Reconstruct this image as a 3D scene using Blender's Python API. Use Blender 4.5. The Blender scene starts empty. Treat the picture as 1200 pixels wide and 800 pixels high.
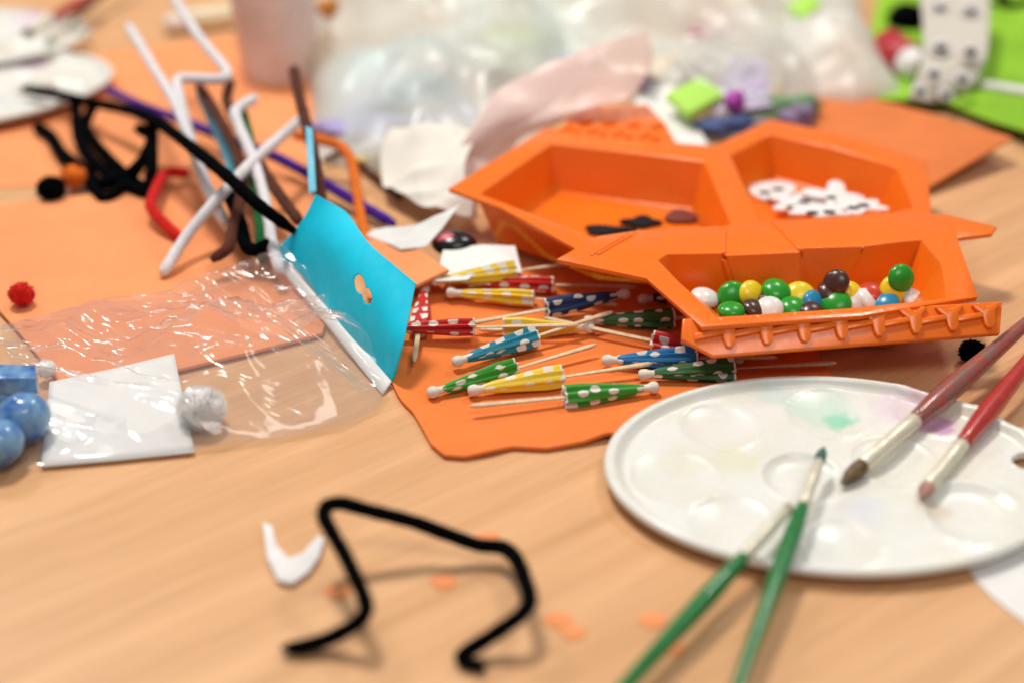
import bpy, bmesh, math, random
from mathutils import Vector, Matrix, noise
random.seed(7)
SC = bpy.context.scene
SC.unit_settings.system = 'METRIC'
SC.unit_settings.scale_length = 0.01          # one unit is one centimetre
COL = SC.collection
R = math.radians

# ------------------------------------------------------------------ camera
CAM_H, PITCH, LENS = 38.0, R(30), 50.0
FPX = 1200 * LENS / 36.0
cd = bpy.data.cameras.new('camera'); cam = bpy.data.objects.new('camera', cd); COL.objects.link(cam)
cam.location = (0, 0, CAM_H); cam.rotation_euler = (math.pi/2 - PITCH, 0, 0)
cd.lens = LENS; cd.sensor_width = 36; cd.clip_start = 1; cd.clip_end = 5000
cd.dof.use_dof = True; cd.dof.focus_distance = 73.0
cd.dof.aperture_fstop = LENS*1e-3/(2*1.0)
SC.camera = cam

# ------------------------------------------------------------------ world, lamps, exposure
w = bpy.data.worlds.new('World'); SC.world = w; w.use_nodes = True
w.node_tree.nodes['Background'].inputs[0].default_value = (0.93, 0.94, 1.0, 1)
w.node_tree.nodes['Background'].inputs[1].default_value = 0.21
def area(name, loc, target, size, power, col, sy=None):
    l = bpy.data.lights.new(name, 'AREA'); l.shape = 'RECTANGLE'; l.size = size; l.size_y = sy or size
    l.energy = power; l.color = col
    o = bpy.data.objects.new(name, l); COL.objects.link(o); o.location = loc
    o.rotation_euler = (Vector(target)-Vector(loc)).to_track_quat('-Z', 'Y').to_euler()
    return o
area('ceiling_and_fill_lamp', (-45, 130, 200), (0, 75, 0), 36, 310000, (1.0, 0.93, 0.85), 30)
area('ceiling_and_fill_lamp', (95, 190, 200), (0, 80, 0), 30, 110000, (1.0, 0.95, 0.88), 30)
area('ceiling_and_fill_lamp', (-150, 230, 200), (0, 80, 0), 30, 120000, (0.95, 0.97, 1.0), 45)
area('ceiling_and_fill_lamp', (50, -40, 190), (0, 70, 0), 90, 105000, (1.0, 0.95, 0.9), 60)  # front fill added to brighten faces turned to the camera, no real fitting
SC.view_settings.view_transform = 'Standard'; SC.view_settings.look = 'None'
SC.view_settings.exposure = 0.09; SC.view_settings.gamma = 1
SC.cycles.use_denoising = True
SC.cycles.max_bounces = 10; SC.cycles.transparent_max_bounces = 24
SC.cycles.sample_clamp_indirect = 6

# ------------------------------------------------------------------ helpers
_f = Vector((0, math.cos(PITCH), -math.sin(PITCH))); _u = Vector((0, math.sin(PITCH), math.cos(PITCH)))
def G(x, y, z=0.0):
    """the point of the table scene at height z seen at photograph position x, y"""
    d = Vector((1, 0, 0))*((x-600)/FPX) + _u*((400-y)/FPX) + _f
    t = (z-CAM_H)/d.z
    return Vector((0, 0, CAM_H)) + d*t
def tag(o, label=None, cat=None, group=None, kind=None):
    if label: o['label'] = label
    if cat: o['category'] = cat
    if group: o['group'] = group
    if kind: o['kind'] = kind
    return o
def empty(name, loc, label, cat, group=None):
    o = bpy.data.objects.new(name, None); COL.objects.link(o); o.location = loc
    o.empty_display_size = 1
    return tag(o, label, cat, group)
def mesh(name, bm, m, parent=None, smooth=True, bevel=0, seg=2, solid=0, sub=0):
    me = bpy.data.meshes.new(name)
    bmesh.ops.recalc_face_normals(bm, faces=bm.faces)
    if parent is not None:                      # vertices are given in world space
        bmesh.ops.translate(bm, verts=bm.verts, vec=-Vector(parent.get('_w', parent.location)))
    bm.to_mesh(me); bm.free()
    for mm in (m if isinstance(m, (list, tuple)) else [m]): me.materials.append(mm)
    o = bpy.data.objects.new(name, me); COL.objects.link(o)
    if parent is not None:
        o.parent = parent
    if smooth:
        me.shade_smooth()
    if solid:
        s = o.modifiers.new('s', 'SOLIDIFY'); s.thickness = solid; s.offset = 1
    if bevel:
        b = o.modifiers.new('b', 'BEVEL'); b.width = bevel; b.segments = seg; b.limit_method = 'ANGLE'; b.angle_limit = R(28)
        pass
    if sub:
        s = o.modifiers.new('u', 'SUBSURF'); s.levels = sub; s.render_levels = sub
    return o
def at_base(o, base):
    """move the origin of a single-mesh thing to its base without moving its shape"""
    base = Vector(base); o.data.transform(Matrix.Translation(-base)); o.location = base; return o

# materials
MATS = {}
def mat(name, col, rough=0.5, spec=0.5, var=0.0, vs=0.5, bump=0.0, bs=5.0, sheen=0.0, sss=0.0, trans=0.0, metal=0.0, coat=0.0, col2=None, alpha=None):
    if name in MATS: return MATS[name]
    m = bpy.data.materials.new(name); m.use_nodes = True; n = m.node_tree.nodes; l = m.node_tree.links
    p = n['Principled BSDF']; p.inputs['Base Color'].default_value = (*col, 1); p.inputs['Roughness'].default_value = rough
    p.inputs['Specular IOR Level'].default_value = spec; p.inputs['Metallic'].default_value = metal
    p.inputs['Sheen Weight'].default_value = sheen; p.inputs['Coat Weight'].default_value = coat
    p.inputs['Transmission Weight'].default_value = trans
    if sss:
        p.inputs['Subsurface Weight'].default_value = sss; p.inputs['Subsurface Radius'].default_value = (1, .4, .2); p.inputs['Subsurface Scale'].default_value = .35
    tc = n.new('ShaderNodeTexCoord')
    nt = n.new('ShaderNodeTexNoise'); nt.inputs['Scale'].default_value = vs; nt.inputs['Detail'].default_value = 4
    l.new(tc.outputs['Object'], nt.inputs['Vector'])
    mx = n.new('ShaderNodeMix'); mx.data_type = 'RGBA'
    c2 = col2 or tuple(max(0, c*(1-var)) for c in col)
    mx.inputs[6].default_value = (*col, 1); mx.inputs[7].default_value = (*c2, 1)
    mr = n.new('ShaderNodeMapRange'); mr.inputs[1].default_value = .35; mr.inputs[2].default_value = .65
    l.new(nt.outputs['Fac'], mr.inputs[0]); l.new(mr.outputs[0], mx.inputs[0]); l.new(mx.outputs[2], p.inputs['Base Color'])
    n2 = n.new('ShaderNodeTexNoise'); n2.inputs['Scale'].default_value = 1.7; n2.inputs['Detail'].default_value = 6; n2.inputs['Roughness'].default_value = .7
    l.new(tc.outputs['Object'], n2.inputs['Vector']); m5 = n.new('ShaderNodeMapRange'); m5.inputs[1].default_value = .3; m5.inputs[2].default_value = .7
    m5.inputs[3].default_value = rough*.75; m5.inputs[4].default_value = min(1, rough*1.5); l.new(n2.outputs['Fac'], m5.inputs[0]); l.new(m5.outputs[0], p.inputs['Roughness'])
    if bump:
        b = n.new('ShaderNodeBump'); b.inputs['Strength'].default_value = bump; b.inputs['Distance'].default_value = 0.1
        nb = n.new('ShaderNodeTexNoise'); nb.inputs['Scale'].default_value = bs; nb.inputs['Detail'].default_value = 3
        l.new(tc.outputs['Object'], nb.inputs['Vector']); l.new(nb.outputs['Fac'], b.inputs['Height']); l.new(b.outputs[0], p.inputs['Normal'])
    MATS[name] = m; return m
def film_mat(name, tint, cloud, cloudcol, rough=0.06, gloss=0.25, bmp=.3, mul=.6, soft=0):
    """clear or cloudy plastic film: transparent, a little milky and shiny"""
    m = bpy.data.materials.new(name); m.use_nodes = True; n = m.node_tree.nodes; l = m.node_tree.links
    n.clear(); out = n.new('ShaderNodeOutputMaterial')
    tr = n.new('ShaderNodeBsdfTransparent'); tr.inputs[0].default_value = (*tint, 1)
    df = n.new('ShaderNodeBsdfDiffuse'); df.inputs[0].default_value = (*cloudcol, 1)
    tl = n.new('ShaderNodeBsdfTranslucent'); tl.inputs[0].default_value = (*cloudcol, 1)
    a = n.new('ShaderNodeMixShader'); a.inputs[0].default_value = .45; l.new(df.outputs[0], a.inputs[1]); l.new(tl.outputs[0], a.inputs[2])
    tc = n.new('ShaderNodeTexCoord'); nt = n.new('ShaderNodeTexNoise'); nt.inputs['Scale'].default_value = .12 if soft else .35; nt.inputs['Detail'].default_value = 1 if soft else 4
    l.new(tc.outputs['Object'], nt.inputs['Vector'])
    mr = n.new('ShaderNodeMapRange'); mr.inputs[1].default_value = .35; mr.inputs[2].default_value = .65
    mr.inputs[3].default_value = cloud*.7; mr.inputs[4].default_value = min(1, cloud*1.3)
    l.new(nt.outputs['Fac'], mr.inputs[0])
    b = n.new('ShaderNodeMixShader'); l.new(mr.outputs[0], b.inputs[0]); l.new(tr.outputs[0], b.inputs[1]); l.new(a.outputs[0], b.inputs[2])
    gl = n.new('ShaderNodeBsdfGlossy'); gl.inputs['Roughness'].default_value = rough; gl.inputs[0].default_value = (1, 1, 1, 1)
    lw = n.new('ShaderNodeLayerWeight'); lw.inputs[0].default_value = gloss
    bp = n.new('ShaderNodeBump'); bp.inputs['Strength'].default_value = bmp; bp.inputs['Distance'].default_value = .10
    nb = n.new('ShaderNodeTexNoise'); nb.inputs['Scale'].default_value = .3 if soft else .55; nb.inputs['Detail'].default_value = 2 if soft else 3.5
    l.new(tc.outputs['Object'], nb.inputs['Vector']); l.new(nb.outputs['Fac'], bp.inputs['Height'])
    l.new(bp.outputs[0], gl.inputs['Normal']); l.new(bp.outputs[0], lw.inputs['Normal'])
    lw.inputs[0].default_value = .5
    pw = n.new('ShaderNodeMath'); pw.operation = 'POWER'; pw.inputs[1].default_value = 3.5; l.new(lw.outputs['Facing'], pw.inputs[0])
    fm = n.new('ShaderNodeMath'); fm.operation = 'MULTIPLY_ADD'; fm.inputs[1].default_value = mul; fm.inputs[2].default_value = gloss; fm.use_clamp = True; l.new(pw.outputs[0], fm.inputs[0])
    c = n.new('ShaderNodeMixShader'); l.new(fm.outputs[0], c.inputs[0]); l.new(b.outputs[0], c.inputs[1]); l.new(gl.outputs[0], c.inputs[2])
    l.new(c.outputs[0], out.inputs[0]); MATS[name] = m; return m

FOAM = mat('orange_foam', (.90, .335, .135), .85, .2, var=.10, vs=.2, bump=.22, bs=9)
FOAM2 = mat('deep_orange_foam', (.88, .225, .05), .85, .2, var=.12, vs=.2, bump=.22, bs=9)
FOAMG = mat('green_foam', (.30, .60, .03), .8, .3, var=.25, vs=.15, bump=.1, bs=12)
PLAST = mat('orange_plastic', (.95, .185, .008), .22, .5, var=.06, vs=.3, bump=.025, bs=1.2, sss=.15)
WPLAST = mat('white_plastic', (.80, .80, .77), .28, .5, var=.04, vs=.3, bump=.02, bs=3)
PAPER = mat('white_paper', (.84, .83, .80), .8, .2, var=.05, vs=.4, bump=.1, bs=3)
WOODP = mat('stick_wood', (.80, .60, .38), .6, .3, var=.18, vs=3, bump=.1, bs=10)

def wood():
    m = bpy.data.materials.new('beech_table'); m.use_nodes = True; n = m.node_tree.nodes; l = m.node_tree.links
    p = n['Principled BSDF']; p.inputs['Roughness'].default_value = .42; p.inputs['Specular IOR Level'].default_value = .35
    tc = n.new('ShaderNodeTexCoord'); mp = n.new('ShaderNodeMapping'); mp.inputs['Rotation'].default_value = (0, 0, R(-38)); 
    l.new(tc.outputs['Object'], mp.inputs[0])
    m2 = n.new('ShaderNodeMapping'); m2.inputs['Scale'].default_value = (.035, 1.1, 1); l.new(mp.outputs[0], m2.inputs[0])
    m3 = n.new('ShaderNodeMapping'); m3.inputs['Scale'].default_value = (.25, 7, 1); l.new(mp.outputs[0], m3.inputs[0])
    a = n.new('ShaderNodeTexNoise'); a.inputs['Scale'].default_value = .5; a.inputs['Detail'].default_value = 6; a.inputs['Distortion'].default_value = .6; l.new(m2.outputs[0], a.inputs[0])
    b = n.new('ShaderNodeTexNoise'); b.inputs['Scale'].default_value = 1; b.inputs['Detail'].default_value = 4; l.new(m3.outputs[0], b.inputs[0])
    r = n.new('ShaderNodeValToRGB'); e = r.color_ramp.elements
    e[0].position = .28; e[0].color = (.64, .34, .152, 1); e[1].position = .68; e[1].color = (.80, .455, .225, 1)
    l.new(a.outputs['Fac'], r.inputs[0])
    r2 = n.new('ShaderNodeMapRange'); r2.inputs[1].default_value = .3; r2.inputs[2].default_value = .6; r2.inputs[3].default_value = .86; r2.inputs[4].default_value = 1
    l.new(b.outputs['Fac'], r2.inputs[0])
    mx = n.new('ShaderNodeVectorMath'); mx.operation = 'SCALE'; l.new(r.outputs[0], mx.inputs[0]); l.new(r2.outputs[0], mx.inputs['Scale'])
    l.new(mx.outputs[0], p.inputs['Base Color'])
    bp = n.new('ShaderNodeBump'); bp.inputs['Strength'].default_value = .08; bp.inputs['Distance'].default_value = .05
    l.new(b.outputs['Fac'], bp.inputs['Height']); l.new(bp.outputs[0], p.inputs['Normal'])
    return m

# geometry
def resample(pts, n):
    pts = [Vector(p) for p in pts]; d = [0]
    for a, b in zip(pts, pts[1:]): d.append(d[-1]+(b-a).length)
    out = []; k = 0
    for i in range(n):
        t = d[-1]*i/(n-1)
        while k < len(pts)-2 and d[k+1] < t: k += 1
        out.append(pts[k].lerp(pts[k+1], (t-d[k])/max(1e-9, d[k+1]-d[k])))
    return out
def catmull(pts, step=.35):
    P = [Vector(p) for p in pts]; P = [2*P[0]-P[1]]+P+[2*P[-1]-P[-2]]; out = []
    for i in range(1, len(P)-2):
        a, b, c, d = P[i-1:i+3]; n = max(2, int((c-b).length/step))
        for k in range(n):
            t = k/n
            v = .5*((2*b)+(c-a)*t+(2*a-5*b+4*c-d)*t*t+(3*b-a-3*c+d)*t**3)
            out.append(v.lerp(b.lerp(c, t), .35))
    out.append(P[-2]); return out
def path(*p): return [G(*q) for q in p]
def sheet_bm(rows, nu, nv, zf=None, keep=None):
    """ruled surface through rows of points"""
    rr = [resample(r, nu) for r in rows]; bm = bmesh.new(); g = []
    for j in range(nv):
        t = j/(nv-1)*(len(rr)-1); k = min(int(t), len(rr)-2); f = t-k; line = []
        for i in range(nu):
            if len(rr) > 2:
                a = rr[max(0, k-1)][i]; b = rr[k][i]; c = rr[k+1][i]; d = rr[min(len(rr)-1, k+2)][i]
                v = .5*((2*b)+(c-a)*f+(2*a-5*b+4*c-d)*f*f+(3*b-a-3*c+d)*f**3)
            else: v = rr[k][i].lerp(rr[k+1][i], f)
            v = Vector(v)
            if zf: v = v + (lambda q: q if isinstance(q, Vector) else Vector((0, 0, q)))(zf(i/(nu-1), j/(nv-1), v))
            line.append(bm.verts.new(v))
        g.append(line)
    for j in range(nv-1):
        for i in range(nu-1):
            if keep and not keep((i+.5)/(nu-1), (j+.5)/(nv-1)): continue
            bm.faces.new((g[j][i], g[j][i+1], g[j+1][i+1], g[j+1][i]))
    if keep:
        for v in [v for v in bm.verts if not v.link_faces]: bm.verts.remove(v)
    return bm
def frame_axes(d):
    d = d.normalized(); a = Vector((0, 0, 1)) if abs(d.z) < .9 else Vector((1, 0, 0))
    x = d.cross(a).normalized(); return x, x.cross(d).normalized()
def tube_bm(pts, rad, n=10, bm=None, cap=True):
    bm = bm or bmesh.new(); rings = []; L = len(pts)
    x = None
    for i, p in enumerate(pts):
        d = (pts[min(L-1, i+1)]-pts[max(0, i-1)]).normalized()
        if x is None: x, y = frame_axes(d)
        else:
            x = (x-d*x.dot(d)).normalized(); y = d.cross(x)
        r = rad(i/(L-1)) if callable(rad) else rad
        rings.append([bm.verts.new(p+(x*math.cos(2*math.pi*k/n)+y*math.sin(2*math.pi*k/n))*r) for k in range(n)])
    for a, b in zip(rings, rings[1:]):
        for k in range(n): bm.faces.new((a[k], a[(k+1) % n], b[(k+1) % n], b[k]))
    if cap: bm.faces.new(rings[0][::-1]); bm.faces.new(rings[-1])
    return bm
def lathe_bm(a, b, prof, n=16, bm=None, pleat=None):
    """surface of revolution from a to b; prof is [(distance along, radius)]"""
    bm = bm or bmesh.new(); d = (b-a).normalized(); x, y = frame_axes(d); rings = []
    uv = bm.loops.layers.uv.verify(); info = {}
    for s, r in prof:
        ring = []
        for k in range(n):
            q = r if not pleat else pleat(k/n, s, r)
            v = bm.verts.new(a+d*s+(x*math.cos(2*math.pi*k/n)+y*math.sin(2*math.pi*k/n))*q); ring.append(v)
        rings.append(ring)
    S = prof[-1][0] or 1
    for j, (p, q) in enumerate(zip(rings, rings[1:])):
        for k in range(n):
            f = bm.faces.new((p[k], p[(k+1) % n], q[(k+1) % n], q[k]))
            for lo, (uu, vv) in zip(f.loops, ((k, prof[j][0]), (k+1, prof[j][0]), (k+1, prof[j+1][0]), (k, prof[j+1][0]))):
                lo[uv].uv = (uu/n, vv)
    for rr_, flip in ((rings[0], 1), (rings[-1], 0)):
        f = bm.faces.new(rr_[::-1] if flip else rr_)
    return bm
def prism_bm(pts, thick, bm=None):
    bm = bm or bmesh.new()
    lo = [bm.verts.new(p) for p in pts]; hi = [bm.verts.new(Vector(p)+Vector((0, 0, thick))) for p in pts]
    bm.faces.new(lo[::-1]); bm.faces.new(hi); n = len(pts)
    for i in range(n): bm.faces.new((lo[i], lo[(i+1) % n], hi[(i+1) % n], hi[i]))
    return bm
def ball_bm(c, r, sx=1, sy=1, sz=1, seg=20, bm=None, rot=None, nz=0):
    bm = bm or bmesh.new()
    new = bmesh.ops.create_uvsphere(bm, u_segments=seg, v_segments=seg//2+2, radius=r)['verts']
    for v in new:
        k = 1+nz*noise.noise(v.co*3/r*.6+Vector(c))
        v.co = Vector((v.co.x*sx*k, v.co.y*sy*k, v.co.z*sz*k))
        if rot: v.co = rot @ v.co
        v.co += Vector(c)
    return bm
def fuzz(bm, pts, r, dens, ln):
    for a, b in zip(pts, pts[1:]):
        L = (b-a).length; d = (b-a).normalized(); x, y = frame_axes(d)
        for _ in range(max(1, int(L*dens))):
            t = random.random(); an = random.uniform(0, 2*math.pi); o = x*math.cos(an)+y*math.sin(an)
            p = a.lerp(b, t)+o*r*.85; tip = p+o*ln*random.uniform(.6, 1.3)+d*random.uniform(-1, 1)*ln*.7
            s = d.cross(o)*.018
            bm.faces.new((bm.verts.new(p+s), bm.verts.new(p-s), bm.verts.new(tip)))

# ------------------------------------------------------------------ the table
bm = bmesh.new(); bmesh.ops.create_cube(bm, size=1)
for v in bm.verts: v.co = Vector((v.co.x*340, v.co.y*290, v.co.z*3-1.5))
t = mesh('table', bm, wood(), None, smooth=False, bevel=.3)
t.location = (0, 115, 0); t['kind'] = 'structure'

# ------------------------------------------------------------------ foam sheets
def foam(rows, m, label, group='foam sheets lying on the table', zf=None, th=.2, nu=60, nv=30, name='foam_sheet', cat='foam sheet'):
    o = mesh(name, sheet_bm(rows, nu, nv, zf), m, None, solid=th, bevel=.04)
    base = Vector(rows[0][0]); at_base(o, (base.x, base.y, 0)); return tag(o, label, cat, group)
foam([path((-100, 226, .03), (100, 216, .03), (240, 222, .03), (378, 250, .03)), path((-70, 110, .03), (120, 110, .03), (365, 115, .03)), path((-60, 88, .03), (100, 66, .03), (285, 41, .03), (352, 33, .03))],
     FOAM, 'orange foam sheet beneath the black tangle and the white palettes, top left', zf=lambda u, v, p: .06*noise.noise(p*.15)+.06)
foam([path((75, 455, .25), (208, 434, .25), (300, 412, .25), (378, 392, .25)), path((-8, 358, .25), (180, 320, .25), (400, 300, .25)), path((-120, 256, .25), (110, 228, .3), (250, 215, .35), (372, 205, .4))],
     FOAM, 'pale orange foam sheet under the clear bag with the red pompom on it', zf=lambda u, v, p: .08*noise.noise(p*.13)+.08)
foam([path((505, 524, .05), (520, 537, .05), (545, 539, .05), (575, 532, .12), (600, 527, .05), (640, 529, .05), (685, 521, .1), (712, 511, .3), (735, 514, .1), (800, 508, .03), (1000, 490, .03)),
      path((486, 490, .03), (800, 480, .03), (990, 472, .03)), path((458, 447, .03), (700, 448, .03), (978, 450, .03)), path((425, 318, .03), (700, 318, .03), (905, 330, .03))],
     FOAM2, 'deep orange foam sheet with wavy edge beneath the paper umbrellas', zf=lambda u, v, p: .03*noise.noise(p*.2)+.03, nu=110, nv=50)
foam([path((870, 188, .05), (980, 208, .05), (1088, 224, .3)), path((962, 104, .1), (1080, 135, .4), (1187, 166, 1.6))],
     mat('dull_orange_foam', (.74, .21, .06), .85, .2, var=.12, vs=.2, bump=.2, bs=9), 'orange foam sheet with lifted right corner behind the orange trays', zf=lambda u, v, p: .1*noise.noise(p*.12)+.1)
foam([path((430, 350, .5), (460, 346, .9), (489, 333, 1.5)), path((428, 280, .9), (478, 284, 1.4), (526, 316, 1.9))],
     FOAM, 'small orange foam piece with rounded corner jutting out from behind blue card', nu=16, nv=12)
foam([path((1030, 124, .2), (1110, 128, .3), (1200, 160, .8), (1290, 190, 1)), path((1020, 60, .3), (1150, 66, .9), (1300, 80, .6)), path((1030, -8, .4), (1160, -25, 1.6), (1330, -30, .5))],
     FOAMG, 'bright green foam sheet under the strip of googly eyes', zf=lambda u, v, p: .5*noise.noise(p*.12)+.35)

# ------------------------------------------------------------------ orange trays
def tray(inner, outer, z, label, front=(), zf=.45):
    I = [G(x, y, z) for x, y in inner]; O = [G(x, y, z) for x, y in outer]; n = len(I)
    c = sum(I, Vector())/n; root = empty('snack_tray', (c.x, c.y, 0), label, 'tray', 'orange trays in the middle of the table')
    def ins(p, d, zz):
        q = Vector((p.x, p.y, 0)); cc = Vector((c.x, c.y, 0)); v = cc-q
        return Vector((q.x, q.y, 0))+v.normalized()*d+Vector((0, 0, zz))
    fi = lambda k, d: d+(1.5 if k in front else 0)
    rings = [[ins(p, fi(k, 1.0), .12) for k, p in enumerate(I)], [ins(p, -.16, z-.3) for p in I],
             [ins(o, .06, z-.26) for o in O], O, I,
             [ins(p, fi(k, .85), zf) for k, p in enumerate(I)]]
    bm = bmesh.new(); V = [[bm.verts.new(p) for p in r] for r in rings]
    for a, b in zip(V, V[1:]):
        for k in range(n): bm.faces.new((a[k], a[(k+1) % n], b[(k+1) % n], b[k]))
    bm.faces.new(V[-1]); bm.faces.new(V[0][::-1])
    bmesh.ops.triangulate(bm, faces=[f for f in bm.faces if len(f.verts) > 4])
    mesh('tray_body', bm, PLAST, root, bevel=.19, seg=4)
    return root, c, z
def flap(root, tl, tr, br, bl, teeth, thick=.28):
    """sloping outer lip with a raised picket pattern"""
    th = Vector((0, 0, thick))
    nu, nv = 4, 2
    tl, tr, br, bl = [Vector(q) for q in (tl, tr, br, bl)]
    nrm = (tr-tl).cross(bl-tl).normalized()
    if nrm.z < 0: nrm = -nrm
    P = lambda u, v: (tl.lerp(tr, u)).lerp(bl.lerp(br, u), v)
    bm = bmesh.new()
    def plate(pts, h0, h1, P=P):
        lo = [bm.verts.new(P(*q)+nrm*h0) for q in pts]; hi = [bm.verts.new(P(*q)+nrm*h1) for q in pts]; k = len(pts)
        bm.faces.new(lo[::-1]); bm.faces.new(hi)
        for i in range(k): bm.faces.new((lo[i], lo[(i+1) % k], hi[(i+1) % k], hi[i]))
    plate([(0, 0), (1, 0), (1, 1), (.10, 1), (0, .52)], -thick, 0)
    f = mesh('flap', bm, PLAST, root, bevel=.08, seg=3)
    bm = bmesh.new()
    rails = [(0.035+i*.93/teeth) for i in range(teeth+1)]
    for i in range(teeth):
        a, b = rails[i], rails[i+1]; w_ = (b-a)
        # rail piece running up to the picket
        plate([(a+w_*.04, .44), (b-w_*.18, .34), (b-w_*.18, .50), (a+w_*.04, .60)], -.05, .20)
        # picket: spread head, slanting stem, blunt foot
        x = b-w_*.12
        plate([(x-w_*.46, .12), (x-w_*.22, .06), (x-w_*.06, .20), (x+w_*.10, .17), (x+w_*.16, .08), (x+w_*.34, .12), (x+w_*.20, .34), (x+w_*.24, .72), (x+w_*.16, .86), (x+w_*.02, .84), (x-w_*.06, .70), (x-w_*.14, .42), (x-w_*.34, .26)], -.05, .22)
    mesh('relief', bm, PLAST, f_parent(f, root), bevel=.045, seg=2)
    return f
def f_parent(f, root):
    f['_w'] = list(root.location); return f
def ridge(root, pts, r=.1):
    bm = bmesh.new(); tube_bm(catmull(pts, .4), r, 8, bm); mesh('ridge', bm, PLAST, root)

Z1, Z2, Z3 = 3.75, 3.45, 3.15
in1 = [(771, 305), (782, 298), (846, 297), (852, 300), (936, 296), (942, 291), (1011, 289), (1050, 284), (1080, 281), (1086, 289), (1103, 309), (1110, 350), (1000, 361), (840, 372), (797, 332)]
ou1 = [(652, 304), (700, 277), (748, 270), (795, 267), (850, 265), (905, 259), (1000, 253), (1062, 248), (1112, 258), (1120, 266), (1124, 285), (1146, 348), (1010, 370), (822, 383), (757, 326)]
t1, c1, _ = tray(in1, ou1, Z1, 'orange tray holding the coloured sweets, nearest of the trays', (11, 12, 13, 14), 1.5)
flap(t1, G(800, 373, Z1-.02), G(1175, 353, Z1-.02), G(1172, 391, 2.6), G(797, 420, 2.6), 8)
mesh('wing', prism_bm([G(x, y, Z1-.275) for x, y in [(1060, 252), (1110, 256), (1168, 270), (1162, 279), (1112, 285), (1075, 276)]], .25), PLAST, t1, bevel=.1, seg=3)
for a, b in (((850, 266), (848, 298)), ((905, 260), (938, 294))):
    ridge(t1, [G(*a, Z1), G(*b, Z1)], .11)
ridge(t1, [G(745, 273, Z1), G(700, 299, Z1)], .09); ridge(t1, [G(736, 274, Z1), G(692, 300, Z1)], .07)
for x, y in ((849, 298.5), (939, 293.5), (1011, 289)):
    p = G(x, y, Z1-.05); q = Vector((p.x, p.y, 0)); q += (Vector((c1.x, c1.y, 0))-q).normalized()*.83; ridge(t1, [p, Vector((q.x, q.y, 1.5))], .13)
in2 = [(562, 227), (645, 168), (735, 178), (826, 189), (857, 262), (790, 285), (700, 280), (627, 252)]
ou2 = [(524, 221), (640, 149), (745, 163), (852, 172), (893, 262), (800, 300), (690, 300), (585, 243)]
t2, c2, _ = tray(in2, ou2, Z2, 'orange tray with black foam scraps inside, left of the other trays')
flap(t2, G(795, 173, Z2-.02), G(655, 158, Z2-.02), G(678, 126, 2.9), G(768, 122, 2.9), 4)
in3 = [(852, 184), (903, 157), (975, 173), (1052, 196), (1071, 243), (980, 264), (890, 262)]
ou3 = [(822, 178), (902, 139), (985, 156), (1087, 188), (1092, 250), (985, 278), (868, 270)]
t3, c3, _ = tray(in3, ou3, Z3, 'orange tray with white skeleton scraps inside, farthest right of trays')

# ------------------------------------------------------------------ sweets
SW = dict(white=(.80, .80, .76), green=(.02, .33, .02), yellow=(.88, .68, .02), brown=(.07, .03, .02), blue=(.02, .27, .50), red=(.62, .05, .02))
sweets = [
 ('white', 826, 349, .95, .70, (5, 12), 'white sweet farthest left in the front tray'),
 ('green', 859, 349, 1.35, .80, (60, 10), 'large green sweet standing on edge beside the leftmost yellow one'),
 ('yellow', 881, 346, 1.15, .72, (50, 30), 'yellow sweet between two green sweets, leftmost yellow one'),
 ('brown', 884, 362, 1.0, .62, (10, 20), 'brown sweet mostly hidden behind a flat white sweet'),
 ('green', 910, 341, 1.25, .72, (20, 10), 'green sweet lying on the brown one, left half of the tray'),
 ('brown', 902, 353, 1.0, .72, (20, -10), 'dark brown sweet under the upper left green one'),
 ('white', 901, 363, .95, .70, (30, -15), 'flat white sweet in front of the dark brown one'),
 ('yellow', 937, 349, 1.15, .80, (45, 0), 'big yellow sweet in the middle beside the blue one'),
 ('green', 930, 361, .9, .70, (15, 10), 'green sweet in front of the big middle yellow one'),
 ('blue', 953, 356, 1.05, .66, (50, 40), 'blue sweet in the middle next to the big yellow one'),
 ('brown', 951, 366, .85, .62, (20, 0), 'brown sweet just below the middle blue one'),
 ('brown', 980, 331, 2.1, .62, (55, -20), 'brown sweet on the very top of the pile'),
 ('brown', 976, 344, 1.5, .78, (25, 15), 'shiny brown sweet directly below the topmost brown one'),
 ('green', 979, 356, .95, .76, (30, -12), 'green sweet below the stacked brown sweets'),
 ('white', 1002, 352, 1.0, .74, (35, 10), 'left one of two white sweets side by side'),
 ('white', 1019, 352, .95, .70, (25, 30), 'right one of two white sweets side by side'),
 ('yellow', 999, 343, 1.0, .60, (30, 30), 'small yellow sweet peeping over the pair of white ones'),
 ('red', 1021, 344, 1.0, .66, (20, 0), 'red sweet behind the white ones, the only red one'),
 ('blue', 1037, 356, .95, .68, (20, -20), 'blue sweet between white sweets near right end of tray'),
 ('yellow', 1049, 341, 1.35, .78, (60, 10), 'yellow sweet under the topmost green one at right'),
 ('green', 1056, 326, 2.15, .67, (60, 15), 'green sweet resting high on the right yellow one'),
 ('white', 1071, 353, 1.0, .66, (30, 30), 'white sweet farthest right in the front tray'),
 ('green', 857, 364, .85, .66, (0, 0), 'green sweet low in front of the large leftmost green one')]
for cn, x, y, z, r, (ra, rb), lab in sweets:
    rot = Matrix.Rotation(R(ra), 3, 'X') @ Matrix.Rotation(R(rb), 3, 'Y')
    z = max(2.0, CAM_H-67.0*math.tan(PITCH+math.atan((y-400)/FPX))); r *= 1.13
    m = mat('sweet_'+cn, SW[cn], .24, .5, var=.18, vs=1.5, bump=.05, bs=2.5)
    o = mesh('sweet', ball_bm((0, 0, 0), r, 1, 1, .54, 28, None, rot), m); o.location = G(x, y, z)
    tag(o, lab, 'sweet', 'coloured sweets in the front tray')

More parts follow.
